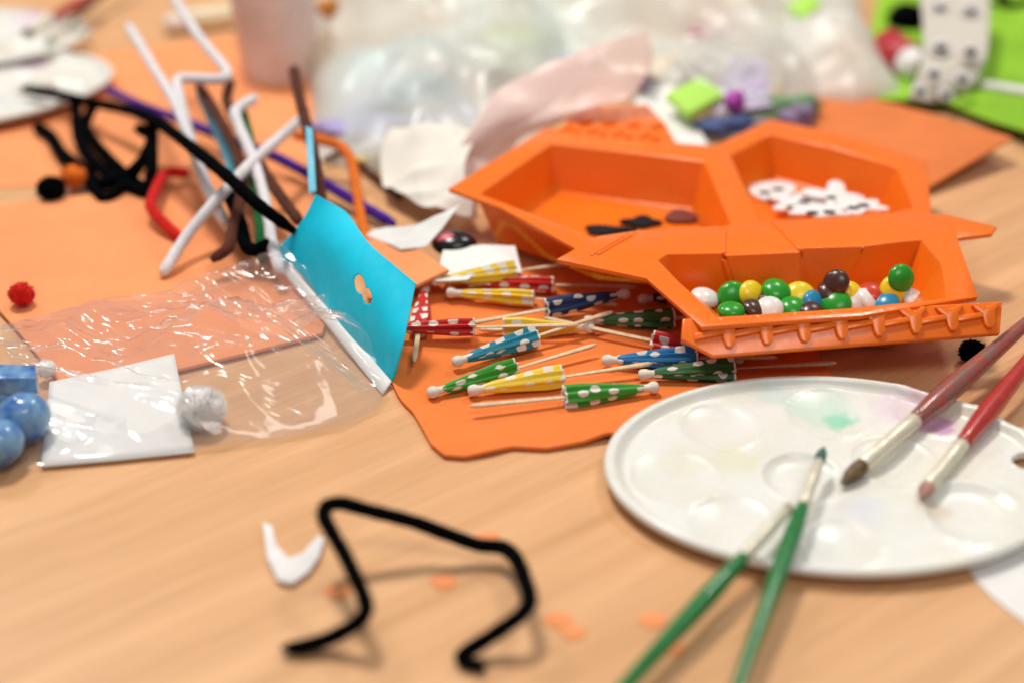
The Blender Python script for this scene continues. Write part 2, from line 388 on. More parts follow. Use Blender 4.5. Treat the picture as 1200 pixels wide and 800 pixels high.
# ------------------------------------------------------------------ scraps in the other trays
BLACK = mat('black_felt', (.012, .012, .014), .9, .2, var=.3, vs=3, bump=.2, bs=10)
BLACKF = mat('black_chenille', (.0025, .003, .004), 1.0, .02, var=.3, vs=3)
def blot(cx, cy, z, rx, ry, lobes, dep, seed, rot=0):
    c = G(cx, cy, z); out = []
    for k in range(48):
        a = 2*math.pi*k/48; rr = 1+dep*math.sin(lobes*a+seed)+.08*math.sin(3*a+seed*2)
        x, y = rx*rr*math.cos(a), ry*rr*math.sin(a)
        out.append(c+Vector((x*math.cos(rot)-y*math.sin(rot), x*math.sin(rot)+y*math.cos(rot), 0)))
    return out
def scrap(name, pts, th, m, label, cat, group=None):
    o = mesh(name, prism_bm(pts, th), m, None, bevel=.03)
    c = sum(pts, Vector())/len(pts); at_base(o, c); return tag(o, label, cat, group)
scrap('foam_shape', blot(712, 271, .5, 1.5, .6, 3, .15, 1), .15, BLACK, 'black foam shape lying nearest the front wall of left tray', 'foam shape', 'black shapes in left tray')
scrap('foam_shape', blot(752, 262, .5, 1.1, .7, 4, .2, 2), .2, BLACK, 'black foam shape in the middle of the left tray floor', 'foam shape', 'black shapes in left tray')
scrap('foam_shape', blot(798, 256, .5, 1.0, .9, 3, .2, 3), .2, mat('dark_red_felt', (.16, .03, .015), .9), 'dark red foam shape at the right of the left tray', 'foam shape', 'black shapes in left tray')
WF = mat('white_foam', (.82, .80, .78), .7, .3, var=.06, vs=1, bump=.1, bs=8)
for k, (x, y, rx, ry, lo, de, lab, spots) in enumerate([
    (905, 226, 1.5, 1.5, 2, .1, 'round white skull scrap at the left of the far tray', [(896, 226), (912, 222), (906, 234)]),
    (938, 240, 1.7, 1.2, 5, .3, 'ragged white scrap with black spots, middle of the far tray', [(928, 243), (942, 237), (950, 245)]),
    (978, 232, 1.4, 1.7, 4, .4, 'white bow shaped scrap farthest back in the far tray', [(975, 232)]),
    (1004, 244, 1.6, 1.0, 5, .25, 'white scrap farthest right in the far tray', [(1000, 244), (1012, 241)]),
    (960, 250, 1.7, .8, 6, .2, 'white scrap nearest the front of the far tray', [(952, 250), (972, 249)])]):
    z = .5+.35*k
    o = scrap('foam_shape', blot(x, y, z, rx, ry, lo, de, k*1.3), .2, WF, lab, 'foam shape', 'white shapes in far tray')
    o['_w'] = list(o.location)
    for (sx, sy) in spots:
        c = G(sx, sy, z+.205); mesh('black_spot', prism_bm([c+Vector((.40*math.cos(a*.7), .26*math.sin(a*.7), 0)) for a in range(9)], .03), BLACK, o)

# ------------------------------------------------------------------ cocktail umbrellas
def canopy_mat(name, col):
    if name in MATS: return MATS[name]
    m = bpy.data.materials.new(name); m.use_nodes = True; n = m.node_tree.nodes; l = m.node_tree.links
    p = n['Principled BSDF']; p.inputs['Roughness'].default_value = .45; p.inputs['Specular IOR Level'].default_value = .4
    uv = n.new('ShaderNodeUVMap'); mp = n.new('ShaderNodeMapping'); mp.inputs['Scale'].default_value = (4.0, 1.0, 1)
    l.new(uv.outputs[0], mp.inputs[0])
    oi = n.new('ShaderNodeObjectInfo'); ad = n.new('ShaderNodeVectorMath'); l.new(mp.outputs[0], ad.inputs[0]); 
    sc = n.new('ShaderNodeMath'); sc.operation = 'MULTIPLY'; sc.inputs[1].default_value = 17; l.new(oi.outputs['Random'], sc.inputs[0]); l.new(sc.outputs[0], ad.inputs[1])
    v = n.new('ShaderNodeTexVoronoi'); v.voronoi_dimensions = '2D'; v.inputs['Scale'].default_value = .95; v.inputs['Randomness'].default_value = .55
    l.new(ad.outputs[0], v.inputs['Vector'])
    mr = n.new('ShaderNodeMapRange'); mr.inputs[1].default_value = .24; mr.inputs[2].default_value = .275; mr.inputs[3].default_value = 1; mr.inputs[4].default_value = 0
    l.new(v.outputs['Distance'], mr.inputs[0])
    sp = n.new('ShaderNodeSeparateXYZ'); l.new(uv.outputs[0], sp.inputs[0])
    gt = n.new('ShaderNodeMath'); gt.operation = 'GREATER_THAN'; gt.inputs[1].default_value = 4.0; l.new(sp.outputs[1], gt.inputs[0])
    mxx = n.new('ShaderNodeMath'); mxx.operation = 'MAXIMUM'; l.new(gt.outputs[0], mxx.inputs[0]); l.new(mr.outputs[0], mxx.inputs[1])
    mx = n.new('ShaderNodeMix'); mx.data_type = 'RGBA'; mx.inputs[6].default_value = (*col, 1); mx.inputs[7].default_value = (.80, .76, .68, 1)
    l.new(mxx.outputs[0], mx.inputs[0]); l.new(mx.outputs[2], p.inputs['Base Color'])
    MATS[name] = m; return m
UC = dict(red=(.58, .025, .02), yellow=(.85, .60, .03), green=(.04, .32, .03), teal=(.01, .22, .33), blue=(.01, .17, .42), navy=(.012, .04, .14), black=(.02, .02, .03), dark_green=(.02, .12, .025), orange=(.8, .2, .03))
CAPM = mat('umbrella_cap', (.80, .74, .64), .6, .3, var=.08, vs=4, bump=.2, bs=8)
def umbrella(col, cx, cy, cz, ox, oy, oz, label, stick=9.6, roll=0, cl=4.1):
    a = G(cx, cy, cz); b = G(ox, oy, oz); d = (b-a).normalized()
    root = empty('cocktail_umbrella', a, label, 'umbrella', 'closed paper cocktail umbrellas on the foam')
    sd = random.uniform(0, 6); npl = random.choice((7, 8, 8)); fat = random.uniform(.80, .98)
    prof = [(0, .05), (.03, .24), (.12, .34), (.28, .37), (.42, .34), (.56, .26), (.75, .24), (.95, .25)]
    pr = [(s, r*.82*(1+.06*math.sin(9*s+sd))) for s, r in prof]
    mesh('cap', lathe_bm(a, b, pr, 14), CAPM, root)
    s0 = .80
    def pleat(k, s, r):
        t = (s)/cl; ph = 2*math.pi*(k*npl)+sd+.5*t
        tri = abs(((ph/(2*math.pi)) % 1)*2-1)
        return r*(1+(.12+.24*t)*(tri-.5)*2*(.7+.5*math.sin(k*13+sd)))+.03*noise.noise(Vector((k*6, s*1.2, sd)))
    prof = []
    for i in range(15):
        t = i/14; rr = (.235+.33*min(1, t*1.25)**.8-.03*max(0, t-.75)*4)*fat; prof.append((t*cl, rr))
    prof += [(cl-.02, .42*fat), (cl-.25, .15)]
    cm = canopy_mat('canopy_'+col, UC[col])
    a2 = a+d*s0
    mesh('canopy', lathe_bm(a2, b+(b-a)*.3, prof, 64, None, pleat), cm, root, smooth=False)
    if stick:
        e = a+d*stick
        mesh('stick', tube_bm([a+d*.5, a+d*(stick-.55), a+d*(stick-.2), e], lambda t: .135 if t < .6 else (.11 if t < .9 else .035), 10), WOODP, root)
    return root
um = umbrella
um('red', 498, 337, .75, 489, 398, .8, 'red spotted umbrella lying crossways behind the other red one, by the blue card', stick=8.2)
um('red', 448, 385, 1.0, 567, 383, 1.1, 'red spotted umbrella sticking out from behind the blue card', stick=10.4)
um('yellow', 505, 330, 1.3, 600, 318, 1.3, 'yellow umbrella farthest back, half under the white paper', stick=8.8)
um('red', 547, 331, .8, 655, 334, .85, 'red spotted umbrella behind the long yellow one')
um('yellow', 523, 343, .8, 640, 351, .8, 'long yellow umbrella with pale cap lying behind the navy one')
um('navy', 738, 343, 1.3, 645, 361, 1.1, 'navy blue umbrella with pink dots pointing right towards the tray', stick=9.2)
um('black', 748, 351, .75, 850, 343, .75, 'black umbrella mostly hidden under the front tray', stick=0)
um('dark_green', 684, 376, .8, 785, 373, .8, 'dark green umbrella beneath the navy one', stick=6)
um('yellow', 697, 384, .7, 590, 386, .6, 'yellow umbrella lying under several crossing sticks', stick=6.2)
um('teal', 530, 425, .75, 628, 394, 1.0, 'teal umbrella with large cream dots and stick pointing up right')
um('green', 501, 461, .6, 598, 433, .75, 'green umbrella farthest left in the front row')
um('yellow', 548, 458, .65, 668, 440, .8, 'yellow umbrella in the front row touching the left green one')
um('red', 872, 421, .7, 770, 400, .75, 'red umbrella pointing under the front tray edge', stick=11)
um('blue', 705, 422, .7, 820, 420, .8, 'blue umbrella lying behind the right dark green one', stick=9.0)
um('dark_green', 748, 439, .7, 862, 432, .8, 'dark green umbrella at the right beside the palette', stick=10.2)
um('green', 772, 453, .65, 665, 464, .75, 'green umbrella nearest the front with its cap to the right')

# ------------------------------------------------------------------ palettes
PA, PB = 10.35, 7.45
def palette_mat():
    m = mat('palette_plastic', (.80, .80, .76), .24, .5, var=.10, vs=.35, bump=.03, bs=2.5, col2=(.76, .75, .66))
    n = m.node_tree.nodes; l = m.node_tree.links; p = n['Principled BSDF']
    tc = n.new('ShaderNodeTexCoord'); prev = [x for x in n if x.type == 'MIX'][0].outputs[2]
    nz = n.new('ShaderNodeTexNoise'); nz.inputs['Scale'].default_value = .9; nz.inputs['Detail'].default_value = 5; l.new(tc.outputs['Object'], nz.inputs['Vector'])
    for (cx, cy, r, col, st) in STAINS:
        mp = n.new('ShaderNodeVectorMath'); mp.operation = 'SUBTRACT'; mp.inputs[1].default_value = (cx, cy, .4); l.new(tc.outputs['Object'], mp.inputs[0])
        ln = n.new('ShaderNodeVectorMath'); ln.operation = 'LENGTH'; l.new(mp.outputs[0], ln.inputs[0])
        ma = n.new('ShaderNodeMath'); ma.operation = 'MULTIPLY_ADD'; ma.inputs[1].default_value = 1.6; l.new(nz.outputs['Fac'], ma.inputs[0]); l.new(ln.outputs['Value'], ma.inputs[2])
        mr = n.new('ShaderNodeMapRange'); mr.inputs[1].default_value = r*.55+.8; mr.inputs[2].default_value = r+.8; mr.inputs[3].default_value = st; mr.inputs[4].default_value = 0
        l.new(ma.outputs[0], mr.inputs[0])
        mx = n.new('ShaderNodeMix'); mx.data_type = 'RGBA'; mx.inputs[7].default_value = (*col, 1); l.new(prev, mx.inputs[6]); l.new(mr.outputs[0], mx.inputs[0]); prev = mx.outputs[2]
    l.new(prev, p.inputs['Base Color']); return m
pc = G(980, 560, .6); pc = Vector(((G(711, 560, .8).x+G(1247, 560, .8).x)/2, (G(980, 448, .8).y+G(980, 670, .8).y)/2, 0))
def loc(x, y): q = G(x, y, .4)-pc; return q.x, q.y
WELLS = [(*loc(968, 491), 1.95, .26, 2), (*loc(842, 506), 1.8, .24, 3), (*loc(790, 563), 1.9, .24, 2), (*loc(855, 615), 1.8, .26, 2), (*loc(1092, 489), 1.95, .24, 2),
         (*loc(1140, 603), 2.05, .40, 8), (*loc(985, 638), 1.5, .22, 2), (*loc(940, 563), 1.75, .34, 6), (*loc(1045, 545), 1.8, .24, 3), (*loc(1195, 497), 1.5, .24, 3)]
STAINS = [(*loc(985, 497), 1.0, (.10, .62, .36), .75), (*loc(960, 485), 1.9, (.45, .75, .60), .45), (*loc(1096, 503), 1.1, (.60, .25, .55), .75), (*loc(1060, 487), 1.9, (.75, .55, .68), .5),
          (*loc(1130, 545), 2.0, (.80, .70, .55), .35), (*loc(800, 540), 1.4, (.78, .74, .58), .35), (*loc(1075, 461), 1.4, (.70, .30, .38), .5), (*loc(860, 545), 1.3, (.72, .70, .42), .4), (*loc(905, 470), 1.0, (.45, .70, .62), .35), (*loc(1010, 600), 1.2, (.60, .62, .80), .4), (*loc(1090, 595), 1.0, (.62, .45, .30), .4), (*loc(1130, 480), 1.6, (.78, .74, .55), .5)]
HOLE = (*loc(1212, 546), 1.1, .75)
def palette_mesh(HOLE):
    bm = bmesh.new(); NR, NA = 90, 180
    def z(x, y, r):
        h = .34
        for wx, wy, wr, dp, ex in WELLS:
            q = math.hypot(x-wx, y-wy)/wr
            if q < 1: h -= min(.28, dp*.85)*(1-q**ex)
            elif q < 1.16: h += .07*math.sin((q-1)/.16*math.pi)
        k = (r-.905)/.05
        h += .42*max(0, min(1, k))**1.5 if r < .975 else .42-(.16*((r-.975)/.025)**2)
        return max(.06, h)
    rings = []
    for j in range(NR+1):
        r = (j/NR)**.85 if j else 0
        rings.append([(r*PA*math.cos(2*math.pi*i/NA), r*PB*math.sin(2*math.pi*i/NA), r) for i in range(NA)])
    inh = lambda x, y: ((x-HOLE[0])/HOLE[2])**2+((y-HOLE[1])/HOLE[3])**2 < 1
    V = []
    for rg in rings[1:]: V.append([bm.verts.new((x, y, z(x, y, r))) for x, y, r in rg])
    for rr, zz in ((1.0, .45), (.985, .40), (.93, .22), (.88, .03)):
        V.append([bm.verts.new((rr*PA*math.cos(2*math.pi*i/NA), rr*PB*math.sin(2*math.pi*i/NA), zz)) for i in range(NA)])
    c = bm.verts.new((0, 0, z(0, 0, 0)))
    for i in range(NA): bm.faces.new((c, V[0][i], V[0][(i+1) % NA]))
    for a, b in zip(V, V[1:]):
        for i in range(NA):
            vs = (a[i], b[i], b[(i+1) % NA], a[(i+1) % NA]); m_ = sum((v.co for v in vs), Vector())/4
            if inh(m_.x, m_.y): continue
            bm.faces.new(vs)
    ring = [[bm.verts.new((HOLE[0]+HOLE[2]*f*math.cos(a*math.pi/24), HOLE[1]+HOLE[3]*f*math.sin(a*math.pi/24), zz)) for a in range(48)] for f, zz in ((1.12, .33), (1.05, .39), (.97, .36), (.95, .05))]
    for a, b in zip(ring, ring[1:]):
        for i in range(48): bm.faces.new((a[i], a[(i+1) % 48], b[(i+1) % 48], b[i]))
    return bm
pal = mesh('paint_palette', palette_mesh(HOLE), palette_mat()); pal.location = pc+Vector((0, 0, .30)); pal.rotation_euler = (R(1.6), 0, 0)
tag(pal, 'white oval paint palette with wells, four brushes lying across it', 'palette', 'white plastic paint palettes')
def pal_copy(x, y, z, rot, lab, tilt=0):
    o = pal.copy(); COL.objects.link(o); o.location = G(x, y, z); o.rotation_euler = (tilt, 0, rot); tag(o, lab, 'palette', 'white plastic paint palettes')
q = Matrix.Rotation(-R(32), 3, 'Z') @ (G(42, 104, .9)-G(-28, 113, .5))
o = mesh('paint_palette', palette_mesh((q.x, q.y, 1.7, .9)), MATS['palette_plastic']); o.location = G(-28, 113, .5); o.rotation_euler = (0, 0, R(32))
tag(o, 'white palette lower of the two at the upper left, black pipe cleaner resting on it', 'palette', 'white plastic paint palettes')
pal_copy(-48, 52, .9, R(8), 'white palette farthest back at the upper left with two brushes on it')
o = scrap('paper_sheet', [G(x, y, .02) for x, y in [(1124, 640), (1131, 662), (1145, 682), (1164, 701), (1190, 722), (1230, 750), (1300, 780), (1350, 640), (1200, 600)]], .06, PAPER, 'white paper corner poking out from under the big palette', 'paper')

# ------------------------------------------------------------------ paint brushes
def px_of(p):
    v = p-Vector((0, 0, CAM_H)); dz = v.dot(_f); return 600+FPX*v.x/dz, 400-FPX*v.dot(_u)/dz
FERR = mat('ferrule_metal', (.86, .81, .64), .32, .5, metal=.35, var=.1, vs=4, bump=.03, bs=6)
def brush(tip, far, y1, y2, length, hcol, bcol, rf, label, hname, bname, worn=None, rb=None):
    a = G(*tip); b = G(*far); d = (b-a).normalized()
    def s_at(y):
        lo, hi = 0, (b-a).length
        if abs(px_of(a)[1]-y) < 1: return 0
        for _ in range(40):
            m_ = (lo+hi)/2
            if (px_of(a+d*m_)[1]-tip[1])*(1 if far[1] > tip[1] else -1) < abs(y-tip[1]): lo = m_
            else: hi = m_
        return lo
    s1, s2 = s_at(y1), s_at(y2); root = empty('paintbrush', a, label, 'paintbrush', 'paintbrushes on the palettes')
    bl = s1; rb = rb or rf*.95
    def hair(k, s, r): return r*(1+.10*math.sin(k*2*math.pi*9+s*3)+.08*noise.noise(Vector((k*20, s, 1))))
    mesh('bristles', lathe_bm(a, b, [(0, .03), (bl*.15, rb*.35), (bl*.45, rb*.85), (bl*.75, rb), (bl*1.05, rb*.9)], 36, None, hair), mat(bname, bcol, .5, .4, var=.5, vs=3, bump=.5, bs=9), root)
    L = s2-s1
    mesh('ferrule', lathe_bm(a+d*s1, b+d*50, [(0, rf*.9), (.05, rf), (L*.35, rf), (L*.38, rf*1.07), (L*.43, rf), (L*.75, rf*1.02), (L*.78, rf*1.1), (L*.83, rf*1.03), (L-.05, rf*1.1), (L, rf*1.02)], 20), FERR, root)
    H = length-s2
    hm = mat(hname, hcol, .25, .5, var=.15, vs=2, bump=.04, bs=5, coat=.5, col2=worn)
    mesh('handle', lathe_bm(a+d*(s2-.02), b+d*50, [(0, rf*1.0), (.4, rf*1.12), (H*.16, rf*1.5), (H*.25, rf*1.52), (H*.45, rf*1.25), (H*.75, rf*.95), (H*.96, rf*.8), (H*.99, rf*.65), (H, rf*.3)], 20), hm, root)
GRN = (.008, .19, .035)
brush((966, 523, 1.75), (866, 800, 1.0), 541, 592, 19, GRN, (.05, .16, .14), .27, 'green handled brush with dark tip, right one of the green pair', 'green_lacquer', 'dark_teal_bristle')
brush((928, 590, 1.65), (733, 803, .9), 598, 652, 18, GRN, (.55, .48, .30), .27, 'green handled brush lying left and under the other green one', 'green_lacquer', 'pale_bristle')
brush((985, 567, .95), (1205, 377, 2.0), 545, 492, 21, (.42, .055, .03), (.20, .13, .055), .37, 'thick red brush with worn grey brown handle and brown bristles', 'worn_red_lacquer', 'brown_bristle', worn=(.22, .12, .10), rb=.36)
brush((1078, 582, .9), (1207, 420, 1.7), 569, 520, 20, (.50, .03, .02), (.62, .33, .26), .33, 'bright red brush with pink bristles at right edge of palette', 'red_lacquer', 'pink_bristle')
brush((25, 42, 1.6), (150, -28, 2.4), 36, 22, 17, (.45, .03, .02), (.06, .09, .06), .30, 'red handled brush lying on the farthest palette, upper left', 'red_lacquer', 'dark_bristle')
brush((52, 52, 1.6), (170, -48, 2.2), 44, 28, 17, (.14, .09, .05), (.25, .28, .22), .22, 'dark brown handled brush beside the red one on the farthest palette', 'brown_lacquer', 'grey_bristle')

# ------------------------------------------------------------------ pipe cleaners
PC = dict(black=BLACKF, white=mat('white_chenille', (.80, .78, .80), .95, .1, var=.06, vs=3, sheen=.3), brown=mat('brown_chenille', (.12, .035, .018), .95, .1, var=.3, vs=3, sheen=.1),
          purple=mat('purple_chenille', (.07, .015, .32), .9, .1, var=.3, vs=3, sheen=.1), red=mat('red_chenille', (.70, .015, .01), .9, .1, var=.2, vs=3, sheen=.1),
          orange=mat('orange_chenille', (.85, .20, .02), .9, .1, var=.2, vs=3, sheen=.1), green=mat('green_chenille', (.01, .16, .04), .9, .1, var=.2, vs=3, sheen=.1))
def cleaner(col, pts, label, r=.34, group='pipe cleaners bunched in the upper left', dens=90):
    if col == 'white': r = .34
    if col == 'black' and dens == 90: r *= 1.15
    P = catmull([G(*p) for p in pts], .22); ph = random.uniform(0, 9)
    bm = tube_bm(P, lambda t: r*(1+.10*noise.noise(Vector((t*len(P)*.5, ph, 0))))*(min(1, .55+t*18, .55+(1-t)*18)), 10)
    fuzz(bm, P, r, dens, .15)
    o = mesh('pipe_cleaner', bm, PC[col]); b = min(P, key=lambda p: p.z); at_base(o, b); tag(o, label, 'pipe cleaner', group)
cleaner('black', [(330, 759, .35), (355, 757, .35), (385, 748, .6), (415, 732, 1.3), (429, 716, 1.9), (425, 695, 2.1), (404, 650, 2.6), (380, 607, 3.0), (383, 592, 3.0), (400, 589, 3.0), (430, 597, 2.6), (485, 611, 1.9), (520, 629-5, 1.5), (560, 638, .9), (590, 641, 1.0), (606, 656, 1.3), (617, 685, 1.6), (621, 705, 1.8), (608, 722, 1.6), (575, 745, .9), (540, 768, .35), (550, 776, .3), (568, 782, .3)],
        'bent black pipe cleaner alone on the bare table in front', r=.30, group='pipe cleaners on the table', dens=150)
cl = cleaner
cl('black', [(28, 104, 1.6), (70, 112, 1.8), (110, 121, 2.2), (160, 132, 3), (195, 150, 4.6), (262, 203, 5.2), (300, 238, 4.6), (346, 272, 3.0)], 'long straight black pipe cleaner running from the palette to the blue card', r=.31)
cl('black', [(88, 121, 1.3), (92, 160, 1.5), (108, 190, 1.2), (140, 212, .8), (172, 226, .7), (178, 195, 2), (178, 150, 3), (182, 138, 3.4)], 'black pipe cleaner loop hanging down behind the red one')
cl('black', [(42, 148, .5), (60, 160, .6), (72, 180, .7), (100, 202, .8), (118, 215, .5), (150, 205, 1.2), (170, 185, 2), (178, 160, 2.8), (160, 150, 3)], 'black pipe cleaner starting at the palette rim and crossing the loop', r=.36)
cl('black', [(95, 200, .5), (120, 232, .5), (140, 222, .7), (160, 200, 1.2), (176, 178, 1.6)], 'short black pipe cleaner at the bottom of the tangle', r=.3)
cl('white', [(150, 30, 6.5), (180, 80, 6), (207, 125, 5.4), (235, 200, 3.4), (262, 262, 2)], 'straight white pipe cleaner whose tip leans farthest left')
cl('white', [(198, -12, 8), (232, 42, 7.2), (266, 84, 6.2), (258, 93, 6.1), (212, 92, 5.8), (208, 104, 5.6), (222, 160, 4.2), (240, 215, 2.6), (268, 268, 1.5)], 'white pipe cleaner with a sharp zigzag at its top')
cl('white', [(355, 138, 4.5), (300, 186, 4.2), (265, 222, 3.6), (222, 272, 2), (190, 322, .6)], 'white pipe cleaner lying aslant across the bunch, lower end on orange foam')
cl('white', [(300, 114, 5.5), (276, 130, 5.4), (280, 148, 5), (298, 190, 4), (312, 240, 3), (318, 282, 2.2), (328, 318, 1.6)], 'white pipe cleaner with hooked top entering the bag')
cl('brown', [(232, 100, 5), (252, 130, 4.5), (278, 180, 3.8), (284, 220, 3.2), (274, 262, 2.6), (268, 290, 2), (248, 305, 1.6)], 'brown pipe cleaner with curled lower end')
cl('brown', [(270, 96, 5), (266, 120, 4.8), (285, 160, 4), (318, 215, 3.4), (352, 262, 2.6)], 'brown pipe cleaner running towards the corner of the blue card')
cl('brown', [(344, 80, 7), (352, 120, 6.2), (364, 165, 5.4), (372, 205, 4.4), (378, 250, 3)], 'tall dark brown pipe cleaner beside the clear cup')
cl('purple', [(125, 105, .8), (165, 124, 1.2), (200, 137, 1.3), (260, 160, 1.6), (325, 185, 1.6), (380, 215, 1.2), (425, 242, .8), (462, 263, .6)], 'purple pipe cleaner stretching behind the whole bunch')
cl('red', [(222, 203, 1.2), (196, 202, 1.4), (186, 215, 1.5), (176, 240, 1.5), (186, 256, 1.2), (212, 280, .6)], 'bent red pipe cleaner on orange foam, the only red one')
cl('orange', [(345, 158, 2.2), (372, 163, 2.6), (400, 172, 2.4), (412, 190, 2), (418, 225, 1.2), (424, 262, .6), (430, 290, .5)], 'orange pipe cleaner arching over bare wood right of the bunch')
cl('green', [(284, 130, 4.6), (292, 165, 4), (298, 215, 3), (305, 262, 2), (306, 306, 1.2)], 'dark green pipe cleaner in the middle of the bunch')
cl('black', [(268, 228, 3), (282, 262, 2.4), (288, 288, 2), (300, 294, 1.9), (319, 284, 2.2)], 'short black pipe cleaner with a hook at the bag mouth', r=.34)
cl('brown', [(378, 190, .5), (400, 180, .7), (430, 200, .5), (470, 232, .5)], 'short dark brown strip standing in for shadow on the wood by the orange arch', r=.2)  # shadow on the wood, added as a thin dark brown strip

cl('black', [(110, 122, 1.6), (100, 150, 1.2), (126, 185, .8), (158, 214, .6), (180, 222, .6), (174, 200, 1)], 'black pipe cleaner strand in the middle of the tangle')
# ------------------------------------------------------------------ clear bag with blue header card
BLUE = mat('blue_card', (.0, .62, .86), .55, .3, var=.10, vs=.5, bump=.12, bs=.8)
CLEAR = film_mat('clear_film', (.985, .985, .985), .065, (.92, .92, .95), .12, .05, .5, .6)
bag = empty('plastic_bag', G(300, 420, 0), 'clear crinkled plastic bag with a blue header card, lying open in front left', 'plastic bag', 'plastic bags')
hx = lambda u, v: not ((((u-.62)/.05)**2+((v-.52)/.085)**2 < 1) or (((u-.69)/.042)**2+((v-.50)/.075)**2 < 1) or (abs(u-.655) < .05 and abs(v-.51) < .045))
def cardz(u, v, p): return Vector((.12*math.sin(u*7), .12*math.sin(v*4+u*3), .35*math.sin(v*math.pi)*math.sin(u*math.pi*1.2)))
card = mesh('header_card', sheet_bm([path((323, 294, 1.4), (352, 326, 1.1), (395, 375, .8), (458, 446, .35)), path((352, 262, 3.6), (392, 305, 3.4), (438, 355, 3.0), (470, 398, 2.6)), path((370, 227, 5.2), (402, 246, 5.0), (434, 284, 4.8), (462, 310, 4.6), (485, 333, 4.3))], 150, 110, cardz, hx), BLUE, bag, solid=.05)
mesh('white_border', sheet_bm([path((308, 294, 1.0), (338, 328, .8), (381, 379, .5), (448, 462, .1)), path((324, 294, 1.44), (353, 326, 1.14), (396, 375, .84), (459, 446, .39))], 60, 4), PAPER, bag, solid=.06)
def crease(p, s): return abs(noise.noise(p*s))
def film_z(amp, zmax, sd, lo=0.0):
    def f(u, v, p):
        e = (math.sin(math.pi*min(1, max(0, v))))**.7
        q = Vector((p.x, p.y, sd)); q2 = Vector((p.x*.5+p.y*.9, p.y*.4-p.x*.2, sd*2))
        h = 1-crease(q, .16)*1.8; ex = 1+.7*math.exp(-u/.25); k = (1-crease(q2, .55)*2.2)*.55+(1-crease(q2, 1.3)*2)*.22
        return lo+e*(zmax(u)*h*.75+amp*ex*k)+.04+amp*.1
    return f
far = path((322, 294, 1.2), (290, 322, .2), (200, 352, .15), (110, 358, .15), (0, 385, .15), (-80, 398, .15))
near = path((455, 458, .3), (442, 482, .12), (400, 502, .12), (320, 517, .12), (180, 536, .12), (50, 549, .12), (-60, 563, .12))
bm = sheet_bm([near, far], 170, 90, film_z(1.2, lambda u: 4.2*math.exp(-((u-.28)/.34)**2)+.5, 3.1))
mesh('film', bm, CLEAR, bag)
bm = sheet_bm([path((455, 458, .3), (442, 482, .1), (400, 502, .1), (320, 517, .1), (180, 536, .1), (50, 549, .1)), path((322, 294, 1.2), (290, 322, .5), (200, 352, .5), (110, 358, .5), (0, 385, .5))], 90, 40, lambda u, v, p: .1+.15*(1-crease(p, .5)))
mesh('film', bm, CLEAR, bag)
o = mesh('insert_card', sheet_bm([path((48, 546, .25), (140, 538, .25), (228, 529, .25)), path((58, 447, .6), (130, 432, .65), (204, 414, .8))], 20, 12), PAPER, None, solid=.06)
at_base(o, G(140, 538, 0)); tag(o, 'plain white card inside the front clear bag', 'card')
WP = mat('white_pompom', (.90, .89, .87), .95, .1, var=.05, vs=2)
def pompom(x, y, r, m, label, z0=0., squash=.92, cat='pompom', dens=900):
    c = G(x, y, r*squash+z0); bm = ball_bm(c, r*.9, 1, 1, squash, 20, nz=.25)
    for _ in range(int(dens*r)):
        v = Vector([random.gauss(0, 1) for _ in range(3)]).normalized(); s = v.orthogonal().normalized()*.03
        p = c+Vector((v.x, v.y, v.z*squash))*r*.8; q = c+Vector((v.x, v.y, v.z*squash))*r*random.uniform(1, 1.15)+Vector([random.uniform(-.05, .05) for _ in range(3)])
        bm.faces.new((bm.verts.new(p+s), bm.verts.new(p-s), bm.verts.new(q)))
    o = mesh('pompom', bm, m); at_base(o, (c.x, c.y, z0)); tag(o, label, cat, 'pompoms'); return o
pompom(236, 478, 1.15, WP, 'large white pompom inside the clear bag right of the white card', dens=2500)
pompom(54, 432, .5, WP, 'tiny white pompom at the upper left corner of the white card', .3)
pompom(60, 222, .95, BLACKF, 'black pompom on bare wood at the left')
pompom(86, 207, .85, PC['orange'], 'orange pompom touching the black one at left', .2)
pompom(25, 345, .72, PC['red'], 'red pompom on pale orange foam at left edge', .4)
pompom(1140, 412, .72, BLACKF, 'black pompom between the front tray and the thick red brush')
BLU = mat('blue_glaze', (.02, .12, .42), .2, .5, var=.5, vs=1.0, coat=.3, col2=(.22, .42, .62))
for x, y, z, r, sz, lab in ((28, 488, 1.5, 1.25, .95, 'rounded blue bead resting against the white card edge'), (-2, 518, 1.3, 1.2, .9, 'pale blue bead nearest the camera at the left edge'), (2, 460, 1.1, 1.15, .8, 'dark blue bead behind the other blue ones')):
    o = mesh('bead', ball_bm((0, 0, 0), r, 1, 1, sz, 28, nz=.05), BLU); o.location = G(x, y, z); tag(o, lab, 'bead', 'blue beads at left edge')
o = scrap('blue_block', [G(-20, 462, 1.6), G(45, 461, 1.6), G(45, 446, 1.6), G(-20, 444, 1.6)], .9, BLU, 'flat blue block on top of the blue beads', 'block')

